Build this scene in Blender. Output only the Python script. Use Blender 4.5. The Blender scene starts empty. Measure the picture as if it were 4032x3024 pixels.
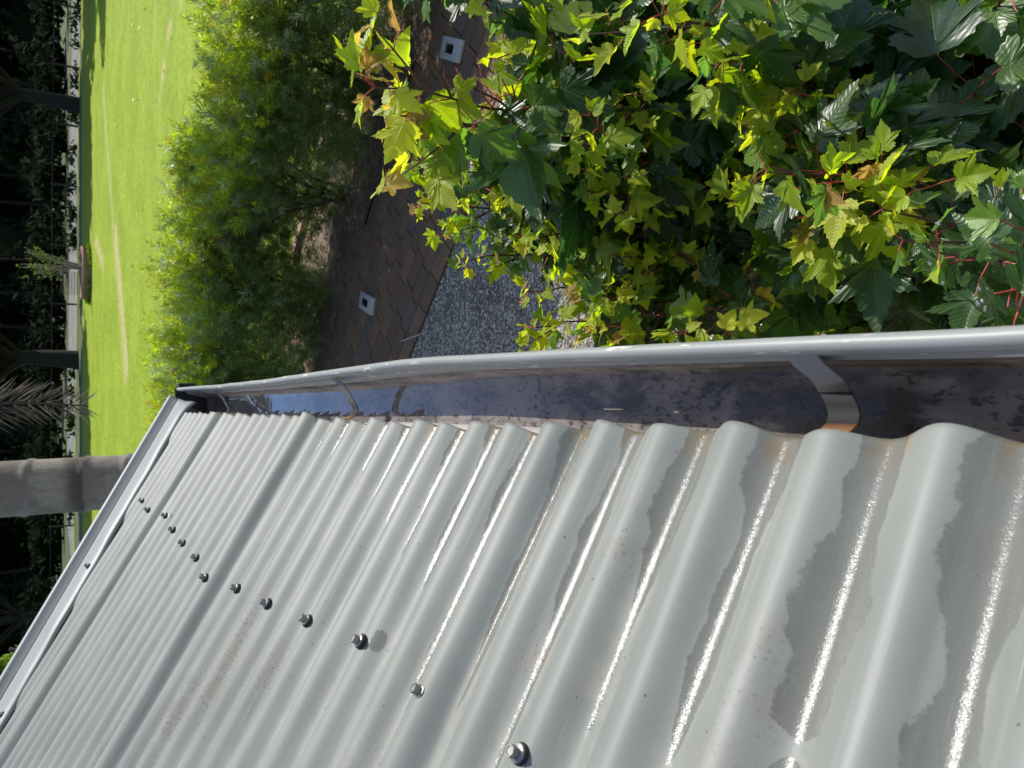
import bpy, math, random
import numpy as np
from mathutils import Vector, Matrix

R_ = math.radians
sc = bpy.context.scene
COL = sc.collection

# ------------------------------------------------------------------ camera
H = 2.9                                    # eye height above the path
PITCH, YAW = R_(32.82), R_(1.584)
fw = np.array([math.sin(YAW)*math.cos(PITCH), math.cos(YAW)*math.cos(PITCH), -math.sin(PITCH)])
rt = np.array([math.cos(YAW), -math.sin(YAW), 0.0])
dn = np.cross(fw, rt)
F_PX = 2996.5
EYE = np.array([0.0, 0.0, H])
cam = bpy.data.objects.new('camera', bpy.data.cameras.new('camera'))
COL.objects.link(cam)
# the phone was held sideways: the picture's right is the world's down
cam.matrix_world = Matrix(((dn[0], rt[0], -fw[0], EYE[0]), (dn[1], rt[1], -fw[1], EYE[1]),
                           (dn[2], rt[2], -fw[2], EYE[2]), (0, 0, 0, 1)))
cam.data.sensor_fit = 'HORIZONTAL'
cam.data.sensor_width = 36.0
cam.data.lens = F_PX/4032*36.0
cam.data.clip_start = 0.02
cam.data.clip_end = 2000
cam.data.dof.use_dof = True
cam.data.dof.focus_distance = 1.05
cam.data.dof.aperture_fstop = 15
sc.camera = cam

# ------------------------------------------------------------------ light
SUN_EL, SUN_AZ = R_(46.5), R_(54.0)        # azimuth from +Y towards +X
SUN = np.array([math.sin(SUN_AZ)*math.cos(SUN_EL), math.cos(SUN_AZ)*math.cos(SUN_EL), math.sin(SUN_EL)])
world = bpy.data.worlds.new('World'); sc.world = world
world.use_nodes = True
nt = world.node_tree
bg = nt.nodes['Background']
sky = nt.nodes.new('ShaderNodeTexSky'); sky.sky_type = 'NISHITA'
sky.sun_disc = False; sky.sun_elevation = SUN_EL; sky.sun_rotation = SUN_AZ
sky.air_density = 1.0; sky.dust_density = 0.6; sky.ozone_density = 1.0
nt.links.new(sky.outputs[0], bg.inputs[0]); bg.inputs[1].default_value = 0.125
sl = bpy.data.lights.new('sun', 'SUN'); sl.energy = 4.0; sl.angle = R_(0.53); sl.color = (1.0, 0.955, 0.88)
so = bpy.data.objects.new('sun', sl); COL.objects.link(so)
so.rotation_euler = Vector(-SUN).to_track_quat('-Z', 'Y').to_euler()
so.location = (4, 8, 8)
vs = sc.view_settings
sc.display_settings.display_device = 'sRGB'
vs.view_transform = 'Standard'; vs.look = 'None'; vs.gamma = 1.0; vs.use_curve_mapping = False
vs.exposure = 0.5
sc.cycles.max_bounces = 8; sc.cycles.diffuse_bounces = 3; sc.cycles.glossy_bounces = 3
sc.cycles.transmission_bounces = 6; sc.cycles.transparent_max_bounces = 8
sc.cycles.sample_clamp_indirect = 4.0
sc.cycles.use_denoising = True

# ------------------------------------------------------------------ helpers
def ray(X, Y):                              # photograph pixel -> direction
    u, v = 3024-Y, X
    return fw + rt*(u-1512)/F_PX + dn*(v-2016)/F_PX
def at_dist(X, Y, d):
    q = ray(X, Y); return EYE + q/np.linalg.norm(q)*d
def on_ground(X, Y, z=0.0):
    q = ray(X, Y); return EYE + q*((z-H)/q[2])

class Node:
    """tiny shader-graph writer"""
    def __init__(s, name):
        s.m = bpy.data.materials.new(name); s.m.use_nodes = True
        s.t = s.m.node_tree; s.t.nodes.clear()
        s.out = s.t.nodes.new('ShaderNodeOutputMaterial')
    def n(s, kind, **kw):
        nd = s.t.nodes.new('ShaderNode'+kind)
        ins = kw.pop('ins', {})
        for k, v in kw.items(): setattr(nd, k, v)
        for k, v in ins.items():
            if isinstance(v, bpy.types.NodeSocket): s.t.links.new(v, nd.inputs[k])
            else: nd.inputs[k].default_value = v
        return nd
    def math(s, op, a, b=0.0, c=None, clamp=False):
        nd = s.n('Math', operation=op, use_clamp=clamp)
        for i, v in enumerate((a, b) if c is None else (a, b, c)):
            if isinstance(v, bpy.types.NodeSocket): s.t.links.new(v, nd.inputs[i])
            else: nd.inputs[i].default_value = v
        return nd.outputs[0]
    def mix(s, f, a, b):
        nd = s.n('Mix', data_type='RGBA')
        for i, v in ((0, f), (6, a), (7, b)):
            if isinstance(v, bpy.types.NodeSocket): s.t.links.new(v, nd.inputs[i])
            else: nd.inputs[i].default_value = v if i == 0 else (*v, 1.0)[:4]
        return nd.outputs[2]
    def step(s, v, a, b):                   # smoothstep a..b
        nd = s.n('MapRange', interpolation_type='SMOOTHSTEP', clamp=True)
        s.t.links.new(v, nd.inputs[0]); nd.inputs[1].default_value = a; nd.inputs[2].default_value = b
        return nd.outputs[0]
    def noise(s, co, scale, detail=3.0, rough=0.55, color=False):
        nd = s.n('TexNoise', ins={'Scale': scale, 'Detail': detail, 'Roughness': rough})
        if co is not None: s.t.links.new(co, nd.inputs['Vector'])
        return nd.outputs[1 if color else 0]
    def voro(s, co, scale, feature='F1', out=0, rnd=1.0):
        nd = s.n('TexVoronoi', feature=feature, ins={'Scale': scale, 'Randomness': rnd})
        if co is not None: s.t.links.new(co, nd.inputs['Vector'])
        return nd.outputs[out]
    def scale(s, co, v):
        nd = s.n('Mapping'); s.t.links.new(co, nd.inputs[0]); nd.inputs[3].default_value = v
        return nd.outputs[0]
    def bump(s, h, strength=0.5, dist=0.01, normal=None):
        nd = s.n('Bump', ins={'Strength': strength, 'Distance': dist, 'Height': h})
        if normal is not None: s.t.links.new(normal, nd.inputs['Normal'])
        return nd.outputs[0]
    def attr(s, name, out=2):
        return s.n('Attribute', attribute_name=name).outputs[out]
    def obj(s): return s.n('TexCoord').outputs['Object']
    def pos(s): return s.n('NewGeometry').outputs['Position']
    def principled(s, **ins):
        nd = s.n('BsdfPrincipled')
        for k, v in ins.items():
            k = k.replace('_', ' ')
            if isinstance(v, bpy.types.NodeSocket): s.t.links.new(v, nd.inputs[k])
            elif k in ('Base Color', 'Sheen Tint', 'Specular Tint') : nd.inputs[k].default_value = (*v, 1.0)[:4]
            else: nd.inputs[k].default_value = v
        return nd.outputs[0]
    def done(s, shader):
        s.t.links.new(shader, s.out.inputs[0]); return s.m

class MB:
    """mesh collector"""
    def __init__(s): s.v = []; s.f = []; s.nv = 0; s.at = {}
    def add(s, verts, faces, **at):
        verts = np.asarray(verts, float).reshape(-1, 3)
        s.v.append(verts)
        for f in faces:
            f = np.asarray(f, np.int64)
            if f.size: s.f.append(f + s.nv)
        for k, val in at.items():
            val = np.asarray(val, float)
            if val.ndim == 0 or (val.ndim == 1 and len(val) in (2, 3) and len(verts) != len(val)):
                val = np.broadcast_to(val, (len(verts),) + val.shape)
            s.at.setdefault(k, []).append(val)
        s.nv += len(verts)
    def tube(s, pts, rad, n=6, cap=True, **at):
        pts = np.asarray(pts, float); k = len(pts)
        rad = np.broadcast_to(np.asarray(rad, float), (k,))
        tan = np.gradient(pts.astype(float), axis=0); tan /= np.linalg.norm(tan, axis=1, keepdims=True)+1e-12
        ref = np.array([0.0, 0, 1.0]) if abs(tan[0][2]) < 0.9 else np.array([1.0, 0, 0])
        a = np.cross(tan[0], ref); a /= np.linalg.norm(a)
        A = []
        for i in range(k):
            a = a - tan[i]*(a@tan[i]); a /= np.linalg.norm(a)+1e-12; A.append(a)
        A = np.array(A); B = np.cross(tan, A)
        th = np.arange(n)*2*math.pi/n
        ring = pts[:, None] + rad[:, None, None]*(np.cos(th)[None, :, None]*A[:, None]+np.sin(th)[None, :, None]*B[:, None])
        i, j = np.meshgrid(np.arange(k-1), np.arange(n), indexing='ij')
        q = np.stack([i*n+j, i*n+(j+1) % n, (i+1)*n+(j+1) % n, (i+1)*n+j], -1).reshape(-1, 4)
        vs_ = ring.reshape(-1, 3); fs = [q]
        if cap and rad[-1] > 0.003:
            vs_ = np.vstack([vs_, pts[-1:]]);  c = len(vs_)-1
            fs.append(np.stack([(k-1)*n+np.arange(n), (k-1)*n+(np.arange(n)+1) % n, np.full(n, c)], -1))
        s.add(vs_, fs, **at)
    def box(s, lo, hi, M=None, **at):
        x0, y0, z0 = lo; x1, y1, z1 = hi
        v = np.array([[x0,y0,z0],[x1,y0,z0],[x1,y1,z0],[x0,y1,z0],[x0,y0,z1],[x1,y0,z1],[x1,y1,z1],[x0,y1,z1]], float)
        if M is not None: v = v@np.asarray(M)[:3, :3].T + np.asarray(M)[:3, 3]
        s.add(v, [np.array([[3,2,1,0],[4,5,6,7],[0,1,5,4],[1,2,6,5],[2,3,7,6],[3,0,4,7]])], **at)
    def grid(s, P, **at):                   # P: (a, b, 3)
        a, b = P.shape[:2]
        i, j = np.meshgrid(np.arange(a-1), np.arange(b-1), indexing='ij')
        q = np.stack([i*b+j, (i+1)*b+j, (i+1)*b+j+1, i*b+j+1], -1).reshape(-1, 4)
        s.add(P.reshape(-1, 3), [q], **at)
    def build(s, name, mat, parent=None, smooth=True):
        me = bpy.data.meshes.new(name)
        V = np.concatenate(s.v).astype(np.float32)
        me.vertices.add(len(V)); me.vertices.foreach_set('co', V.ravel())
        loops = np.concatenate([f.ravel() for f in s.f]).astype(np.int32)
        cnt = np.concatenate([np.full(len(f), f.shape[1]) for f in s.f]).astype(np.int32)
        me.loops.add(len(loops)); me.loops.foreach_set('vertex_index', loops)
        me.polygons.add(len(cnt))
        st = np.zeros(len(cnt), np.int32); st[1:] = np.cumsum(cnt)[:-1]
        me.polygons.foreach_set('loop_start', st)
        try: me.polygons.foreach_set('loop_total', cnt)
        except Exception: pass
        me.polygons.foreach_set('use_smooth', np.full(len(cnt), smooth))
        for k, vals in s.at.items():
            A = np.concatenate([np.asarray(x, np.float32) for x in vals])
            if A.ndim == 1:
                at = me.attributes.new(k, 'FLOAT', 'POINT'); at.data.foreach_set('value', A)
            else:
                at = me.attributes.new(k, 'FLOAT_VECTOR', 'POINT')
                if A.shape[1] == 2: A = np.hstack([A, np.zeros((len(A), 1), np.float32)])
                at.data.foreach_set('vector', A.ravel())
        me.update(calc_edges=True); me.validate()
        if isinstance(mat, (list, tuple)):
            for m in mat: me.materials.append(m)
        else: me.materials.append(mat)
        o = bpy.data.objects.new(name, me); COL.objects.link(o)
        if parent is not None: o.parent = parent
        return o

def empty(name, label, cat, loc=(0, 0, 0), rotz=0.0, group=None):
    o = bpy.data.objects.new(name, None); COL.objects.link(o)
    o.location = loc; o.rotation_euler = (0, 0, rotz); o.empty_display_size = 0.1
    return tag(o, label, cat, group)
def tag(o, label, cat, group=None, kind=None):
    o['label'] = label; o['category'] = cat
    if group: o['group'] = group
    if kind: o['kind'] = kind
    return o
def struct(o, label=None):
    o['kind'] = 'structure'
    if label: o['label'] = label
    return o
def bevel(o, w=0.002, seg=2):
    b = o.modifiers.new('bevel', 'BEVEL'); b.width = w; b.segments = seg; b.limit_method = 'ANGLE'
    return o
def unit(v):
    v = np.asarray(v, float); return v/(np.linalg.norm(v, axis=-1, keepdims=True)+1e-12)
def bez(a, b, c, n):
    t = np.linspace(0, 1, n)[:, None]
    return (1-t)**2*np.asarray(a)+2*t*(1-t)*np.asarray(b)+t*t*np.asarray(c)
def sstep(x, a, b):
    t = np.clip((x-a)/(b-a), 0, 1); return t*t*(3-2*t)

# ------------------------------------------------------------------ roof frame
RP = R_(31.37)
RN = np.array([math.sin(RP), 0, math.cos(RP)])           # roof normal
RS = np.array([-math.cos(RP), 0, math.sin(RP)])          # up the slope
E0 = np.array([-0.019, 0, H-0.441])                      # crest line at the eave
PITCHC, Y0 = 0.0762, 1.678
def roof_pt(Y, s, h=0.0):
    Y, s, h = np.broadcast_arrays(np.asarray(Y, float), np.asarray(s, float), np.asarray(h, float))
    return E0 + s[..., None]*RS + h[..., None]*RN + Y[..., None]*np.array([0, 1.0, 0])
def y_of(i): return Y0 - np.asarray(i, float)*PITCHC

# ---- materials: painted steel
def steel_material():
    g = Node('painted_roof_steel')
    rc = g.attr('roofco', 1); wet0 = g.attr('wet', 2)
    sep = g.n('SeparateXYZ', ins={0: rc})
    sx, ss, sh = sep.outputs
    fine = g.noise(rc, 260, 4, 0.65)
    mid = g.noise(rc, 34, 4, 0.6)
    big = g.noise(rc, 6, 3)
    streak = g.noise(g.scale(rc, (90, 2.2, 1)), 1.0, 3)
    # wet film: field + ragged edge
    w = g.math('ADD', wet0, g.math('MULTIPLY', g.math('SUBTRACT', mid, 0.5), 0.95))
    w = g.math('ADD', w, g.math('MULTIPLY', g.math('SUBTRACT', fine, 0.5), 0.30))
    wet = g.step(w, -0.01, 0.12)
    col = g.mix(g.step(big, 0.3, 0.7), (0.168, 0.179, 0.163), (0.208, 0.216, 0.197))
    col = g.mix(g.math('MULTIPLY', g.step(streak, 0.50, 0.74), 0.45), col, (0.30, 0.296, 0.278))
    col = g.mix(g.math('MULTIPLY', g.step(fine, 0.60, 0.76), 0.22), col, (0.17, 0.17, 0.155))
    # dusty tide line along the pans
    pan = g.step(sh, -0.0095, -0.0150)
    dust = g.math('MULTIPLY', g.math('MULTIPLY', pan, g.step(mid, 0.45, 0.62)), 0.32)
    col = g.mix(dust, col, (0.29, 0.275, 0.235))
    # brown droppings in patches
    patch = g.step(g.noise(rc, 7.5, 2), 0.62, 0.72)
    specks = g.step(g.voro(rc, 210), 0.22, 0.12)
    col = g.mix(g.math('MULTIPLY', g.math('MULTIPLY', patch, g.step(mid, 0.42, 0.7)), 0.42), col, (0.23, 0.18, 0.13))
    col = g.mix(g.math('MULTIPLY', g.math('MULTIPLY', specks, patch), 0.55), col, (0.06, 0.045, 0.03))
    rare = g.math('MULTIPLY', g.step(g.voro(rc, 62), 0.085, 0.05), g.step(g.noise(rc, 11), 0.5, 0.56))
    col = g.mix(g.math('MULTIPLY', rare, 0.8), col, (0.05, 0.04, 0.03))
    dirt = g.math('MULTIPLY', g.attr('dirt'), g.step(g.math('ADD', mid, g.math('MULTIPLY', fine, .4)), .55, .82))
    col = g.mix(g.math('MULTIPLY', dirt, .48), col, (0.15, 0.115, 0.085))
    spk = g.math('MULTIPLY', g.attr('dirt'), g.step(g.voro(rc, 190), .30, .16))
    col = g.mix(g.math('MULTIPLY', spk, .8), col, (0.045, 0.032, 0.024))
    scr = g.step(g.noise(g.scale(rc, (520, 5.5, 1)), 1.0, 2, .4), .71, .75)
    col = g.mix(g.math('MULTIPLY', scr, .45), col, (.42, .415, .39))
    # ochre algae where the pans drip
    och = g.math('MULTIPLY', g.step(ss, 0.034, 0.004), g.step(sh, -0.0085, -0.0145))
    och = g.math('MULTIPLY', och, g.step(g.noise(rc, 70, 3), 0.36, 0.6))
    col = g.mix(g.math('MULTIPLY', och, 0.75), col, (0.24, 0.16, 0.06))
    wetcol = g.mix(g.math('MULTIPLY', wet, g.math('ADD', 0.34, g.math('MULTIPLY', mid, .36))), col, (0.085, 0.083, 0.072))
    # scratches
    hgt = g.math('ADD', g.math('MULTIPLY', fine, 0.25), g.math('MULTIPLY', g.noise(rc, 900, 2), 0.4))
    dry_n = g.bump(hgt, 0.10, 0.0006)
    ripple = g.math('ADD', g.noise(rc, 900, 2, 0.6), g.math('MULTIPLY', g.noise(rc, 160, 2), 1.3))
    wet_n = g.bump(ripple, 0.35, 0.0006)
    dry = g.principled(Base_Color=col, Roughness=0.52, Specular_IOR_Level=0.32, Normal=dry_n)
    wets = g.principled(Base_Color=wetcol, Roughness=0.20, IOR=1.33, Specular_IOR_Level=0.6, Normal=wet_n)
    mx = g.n('MixShader', ins={0: wet, 1: dry, 2: wets})
    return g.done(mx.outputs[0])
M_steel = steel_material()

def plain_paint(name, col, rough=0.35, mott=0.15, metal=0.0, chips=False):
    g = Node(name); o = g.obj()
    n1 = g.noise(o, 14, 4); n2 = g.noise(o, 160, 3)
    c = g.mix(g.math('MULTIPLY', g.step(n1, 0.35, 0.7), mott), col, tuple(x*1.3 for x in col))
    c = g.mix(g.math('MULTIPLY', g.step(n2, 0.55, 0.75), mott), c, tuple(x*0.55 for x in col))
    if chips:
        ch = g.step(g.noise(g.scale(o, (140, 16, 140)), 1.0, 3, 0.6), 0.62, 0.66)
        c = g.mix(g.math('MULTIPLY', ch, 0.7), c, (0.62, 0.60, 0.54))
    return g.done(g.principled(Base_Color=c, Roughness=rough, Metallic=metal, Normal=g.bump(n2, 0.08, 0.001)))

M_flash = plain_paint('zinc_flashing', (0.225, 0.232, 0.228), 0.5, 0.12)
M_gutter = plain_paint('gutter_enamel', (0.235, 0.244, 0.232), 0.46, 0.16, chips=True)
M_strap = plain_paint('galvanised_strap', (0.15, 0.165, 0.185), 0.42, 0.3, 0.3)
M_rust = plain_paint('rusty_strap', (0.30, 0.14, 0.07), 0.45, 0.5)
M_screw = plain_paint('screw_zinc', (0.27, 0.26, 0.24), 0.38, 0.3, 0.6)
M_rubber = plain_paint('seal_rubber', (0.012, 0.012, 0.012), 0.6, 0.1)
M_wall = plain_paint('rendered_wall', (0.55, 0.50, 0.43), 0.8, 0.2)
M_dark = plain_paint('sealant_strap_shade', (0.02, 0.02, 0.02), 0.85, 0.1)

def gutter_floor():
    g = Node('dirty_gutter_pan'); o = g.pos(); so_ = g.scale(o, (1, .45, 1))
    sep = g.n('SeparateXYZ', ins={0: o})
    n = g.noise(so_, 24, 5, 0.65); s_ = g.noise(so_, 170, 4, 0.7); big = g.noise(so_, 13, 5, 0.65)
    c = g.mix(g.step(n, 0.35, 0.65), (0.255, 0.215, 0.195), (0.14, 0.115, 0.10))
    grime = g.math('ADD', big, g.math('MULTIPLY', g.step(sep.outputs[1], .62, .30), .17))
    c = g.mix(g.math('MULTIPLY', g.step(grime, 0.52, 0.64), 0.88), c, (0.040, 0.030, 0.021))
    sp = g.math('ADD', s_, g.math('MULTIPLY', g.math('SUBTRACT', n, .5), .35))
    c = g.mix(g.math('MULTIPLY', g.step(sp, 0.54, 0.63), 0.92), c, (0.014, 0.011, 0.009))
    return g.done(g.principled(Base_Color=c, Roughness=0.5, Normal=g.bump(s_, 0.3, 0.002)))
M_gfloor = gutter_floor()

# ================================================================== HOUSE
house = empty('house', 'grey green corrugated metal roof with wet pans, verge flashing and eave gutter', 'house', (0, 0, 0))
rng = np.random.default_rng(5)

WETLEN = {20: .9, 19: .9, 18: .75, 17: .235, 16: .27, 15: .42, 14: .40, 13: .30, 12: .20, 11: .17, 10: .15, 9: .125, 8: .10,
          7: .075, 6: .11, 5: .10, 4: .02, 3: .06, 2: .05, 1: .045, 0: .045, -1: .04, -2: .03, -3: .03, -4: .03}
SCREWS = [(16, .272), (14, .276), (12, .270), (10, .285), (8, .298), (6, .308), (4, .325), (2, .312), (0, .307), (-2, .299),
          (-4, .2845), (-7, .2985), (-9, .2888)]
def wet_field(i, s):
    k = np.floor(i); ph = i-k
    L = np.vectorize(lambda q: WETLEN.get(int(q), .03 if q < -4 else .8))(k)
    base = np.where(k >= 18, .265, np.where(k >= 16, .215, np.where(k >= 12, .175, .155)))
    t = np.clip(s/L, 0, 1.4)
    thin = np.where((k == 16) | (k == 15) | (k == 14), 1-0.75*sstep(t, .25, .75), 1.0)
    blob = 1+0.30*np.sin(s*37+k*2.3)+0.14*np.sin(s*83+k)*np.clip((k-15)/3, 0, 1)
    wd = base*blob*thin*np.sqrt(np.clip(1.02-t, 0.0001, 2))
    f = np.minimum(1 - np.abs(ph-.47)/np.maximum(wd, 1e-3), 1.0)
    f = np.where(t > 1.0, -1, np.maximum(f, -1.0))
    # thin the middle of one stream
    f = np.where(k == 18, f-1.3*np.exp(-((s-.193)/.006)**2), f)
    for (a, b, r) in ((12.22, .262, .010), (-3.8, .28, .006)):
        d = np.hypot((i-a)*PITCHC, (s-b)*0.72)/r
        f = np.maximum(f, 0.9-d)
    return f

def dirt_field(i, s):
    f = 0.0*i
    for (a, b, ra, rb, k) in ((7.6, .42, .045, .06, 1), (6.3, .50, .05, .07, .9), (9.4, .36, .03, .05, .7), (7.2, .33, .02, .05, .8), (13.2, .40, .03, .07, .5),
                              (16.2, .10, .02, .03, .55), (18.1, .16, .012, .03, .5), (3.1, .62, .04, .09, .6), (11, .55, .05, .1, .5)):
        f = f + k*np.exp(-((i-a)*PITCHC/ra)**2-((s-b)/rb)**2)
    return np.clip(f, 0, 1)
def amp_add(i):      # a lapped edge rides higher than the sheet below
    a = 0.0*np.asarray(i, float)
    for L in (4, -6, 14, 24):
        a = a + 0.0085*np.exp(-((i-L-0.06)/np.where(i > L+.06, 0.27, 0.45))**4) * (0.5 if L == 14 else 1.0)
    return a
def corr_h(i):
    return -0.0087+0.0087*np.cos(2*math.pi*i)

Y_IN = lambda s: 2.615-0.300*s             # inner edge of the verge flashing
def roof_sheet(i0, i1, s1, lift, drop=0.0, verge=False):
    sv = np.concatenate([np.linspace(0, 0.06, 16), np.linspace(0.06, 1.15, 180)[1:], np.linspace(1.15, s1, 12)[1:]])
    n = int(round((i1-i0)*22))+1
    b = MB()
    if verge:
        P = []; I = []
        u = np.linspace(0, 1, n)
        iv = i1+(i0-i1)*u[None, :]*np.ones((len(sv), 1))
        end = (Y0-(Y_IN(sv)+0.10))/PITCHC
        iv = i1+(end[:, None]-i1)*u[None, :]
    else:
        iv = np.linspace(i1, i0, n)[None, :]*np.ones((len(sv), 1))
    S = sv[:, None]*np.ones_like(iv)
    h = corr_h(iv)+lift
    top = np.exp(-((iv-np.floor(i1+.5)+0.5)/0.5)**2)*0
    h = h + amp_add(iv)*(np.abs(iv-i1) < 1.2)
    # slight waviness of the pressed sheet
    h = h + 0.0006*np.sin(S*9+iv*1.7)+0.0004*np.sin(S*23+iv*4.1)
    s_eave = 0.0025*np.sin(iv*2.9)+drop
    P = roof_pt(y_of(iv), S+s_eave*np.exp(-S/0.03), h)
    roofco = np.stack([iv*PITCHC, S, h-lift], -1)
    b.grid(P, roofco=roofco.reshape(-1, 3), wet=wet_field(iv, S).ravel(), dirt=dirt_field(iv, S).ravel())
    o = b.build('roof_sheet', M_steel, house)
    m = o.modifiers.new('thickness', 'SOLIDIFY'); m.thickness = 0.0012; m.offset = -1
    return o
S_TOP = 2.7
roof_sheet(24.42, 34.5, S_TOP, 0.0)
roof_sheet(14.45, 24.62, S_TOP, 0.0004)
roof_sheet(4.42, 14.6, S_TOP, -0.0006, 0.004)
roof_sheet(-5.58, 4.58, S_TOP, 0.0016)
roof_sheet(-14.0, -5.42, S_TOP, 0.0034, verge=True)

# ---- verge flashing
def verge():
    prof = [(-0.004, -0.010), (0.0, 0.0), (0.06, 0.003), (0.13, 0.004), (0.172, 0.003), (0.180, 0.006), (0.184, 0.027), (0.188, 0.0315),
            (0.196, 0.0335), (0.206, 0.0325), (0.210, 0.028), (0.211, -0.05), (0.212, -0.14)]
    sv = np.concatenate([np.linspace(-0.045, 1.2, 110), np.linspace(1.2, S_TOP, 10)[1:]])
    P = np.zeros((len(prof), len(sv), 3))
    for a, (dy, h) in enumerate(prof):
        y = Y_IN(sv)+dy
        wob = 0.0008*np.sin(sv*21)+0.0006*np.sin(sv*47+1) if a < 3 else 0.0
        edge = 0.0
        hh = h+0.0105+wob - (0.016*np.exp(-(sv+0.045)/0.02) if a < 4 else 0)
        P[a] = roof_pt(y, sv, hh)
    b = MB(); b.grid(P)
    o = b.build('verge_flashing', M_flash, house)
    m = o.modifiers.new('thickness', 'SOLIDIFY'); m.thickness = 0.0012; m.offset = 0
    return o
flash = verge()

# ---- roof screws
def screw_at(base, n, rz, parent, sc_=1.0):
    n = unit(n); a = unit(np.cross(n, [0.3, 1, 0.2])); b_ = np.cross(n, a)
    M = np.eye(4); c, s = math.cos(rz), math.sin(rz)
    M[:3, 0] = (a*c+b_*s)*sc_; M[:3, 1] = (-a*s+b_*c)*sc_; M[:3, 2] = n*sc_; M[:3, 3] = base
    def lathe(m, prof, k, flat=False):
        th = np.arange(k)*2*math.pi/k
        V = np.array([[r*math.cos(t), r*math.sin(t), z] for r, z in prof for t in th])
        f = [[i*k+j, i*k+(j+1) % k, (i+1)*k+(j+1) % k, (i+1)*k+j] for i in range(len(prof)-1) for j in range(k)]
        V = V@M[:3, :3].T+M[:3, 3]
        m.add(V, [np.array(f)])
        m.add(V[-k:].mean(0)[None].repeat(1, 0), [])
        m.f.append(np.array([[m.nv-1-k+j, m.nv-1-k+(j+1) % k, m.nv-1] for j in range(k)]))
    m = MB()
    lathe(m, [(0.0045, 0.0030), (0.0047, 0.0105), (0.0043, 0.0112), (0.0036, 0.0112), (0.0030, 0.0104)], 6)
    lathe(m, [(0.0070, 0.0026), (0.0072, 0.0034), (0.0066, 0.0043), (0.0046, 0.0050)], 20)
    o = m.build('roof_screw', M_screw, parent, smooth=False)
    w = MB(); lathe(w, [(0.0078, -0.0035), (0.0080, 0.0008), (0.0074, 0.0026), (0.003, 0.0027)], 20)
    w.build('seal_washer', M_rubber, o)
    return o
for k, (i, s) in enumerate(SCREWS):
    lift = 0.0098 if i in (4,) else (0.0020 if i < 4 else 0.0)
    if i < -6: lift = 0.0040
    tilt = RN+np.array([rng.normal(0, .06), rng.normal(0, .06), 0])
    screw_at(roof_pt(y_of(i), s, lift+0.0012), tilt, rng.uniform(0, 1), house)
for s in (0.515, 0.905):
    screw_at(roof_pt(Y_IN(s)+0.035, s, 0.0135), RN, 0.3, flash)

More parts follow.
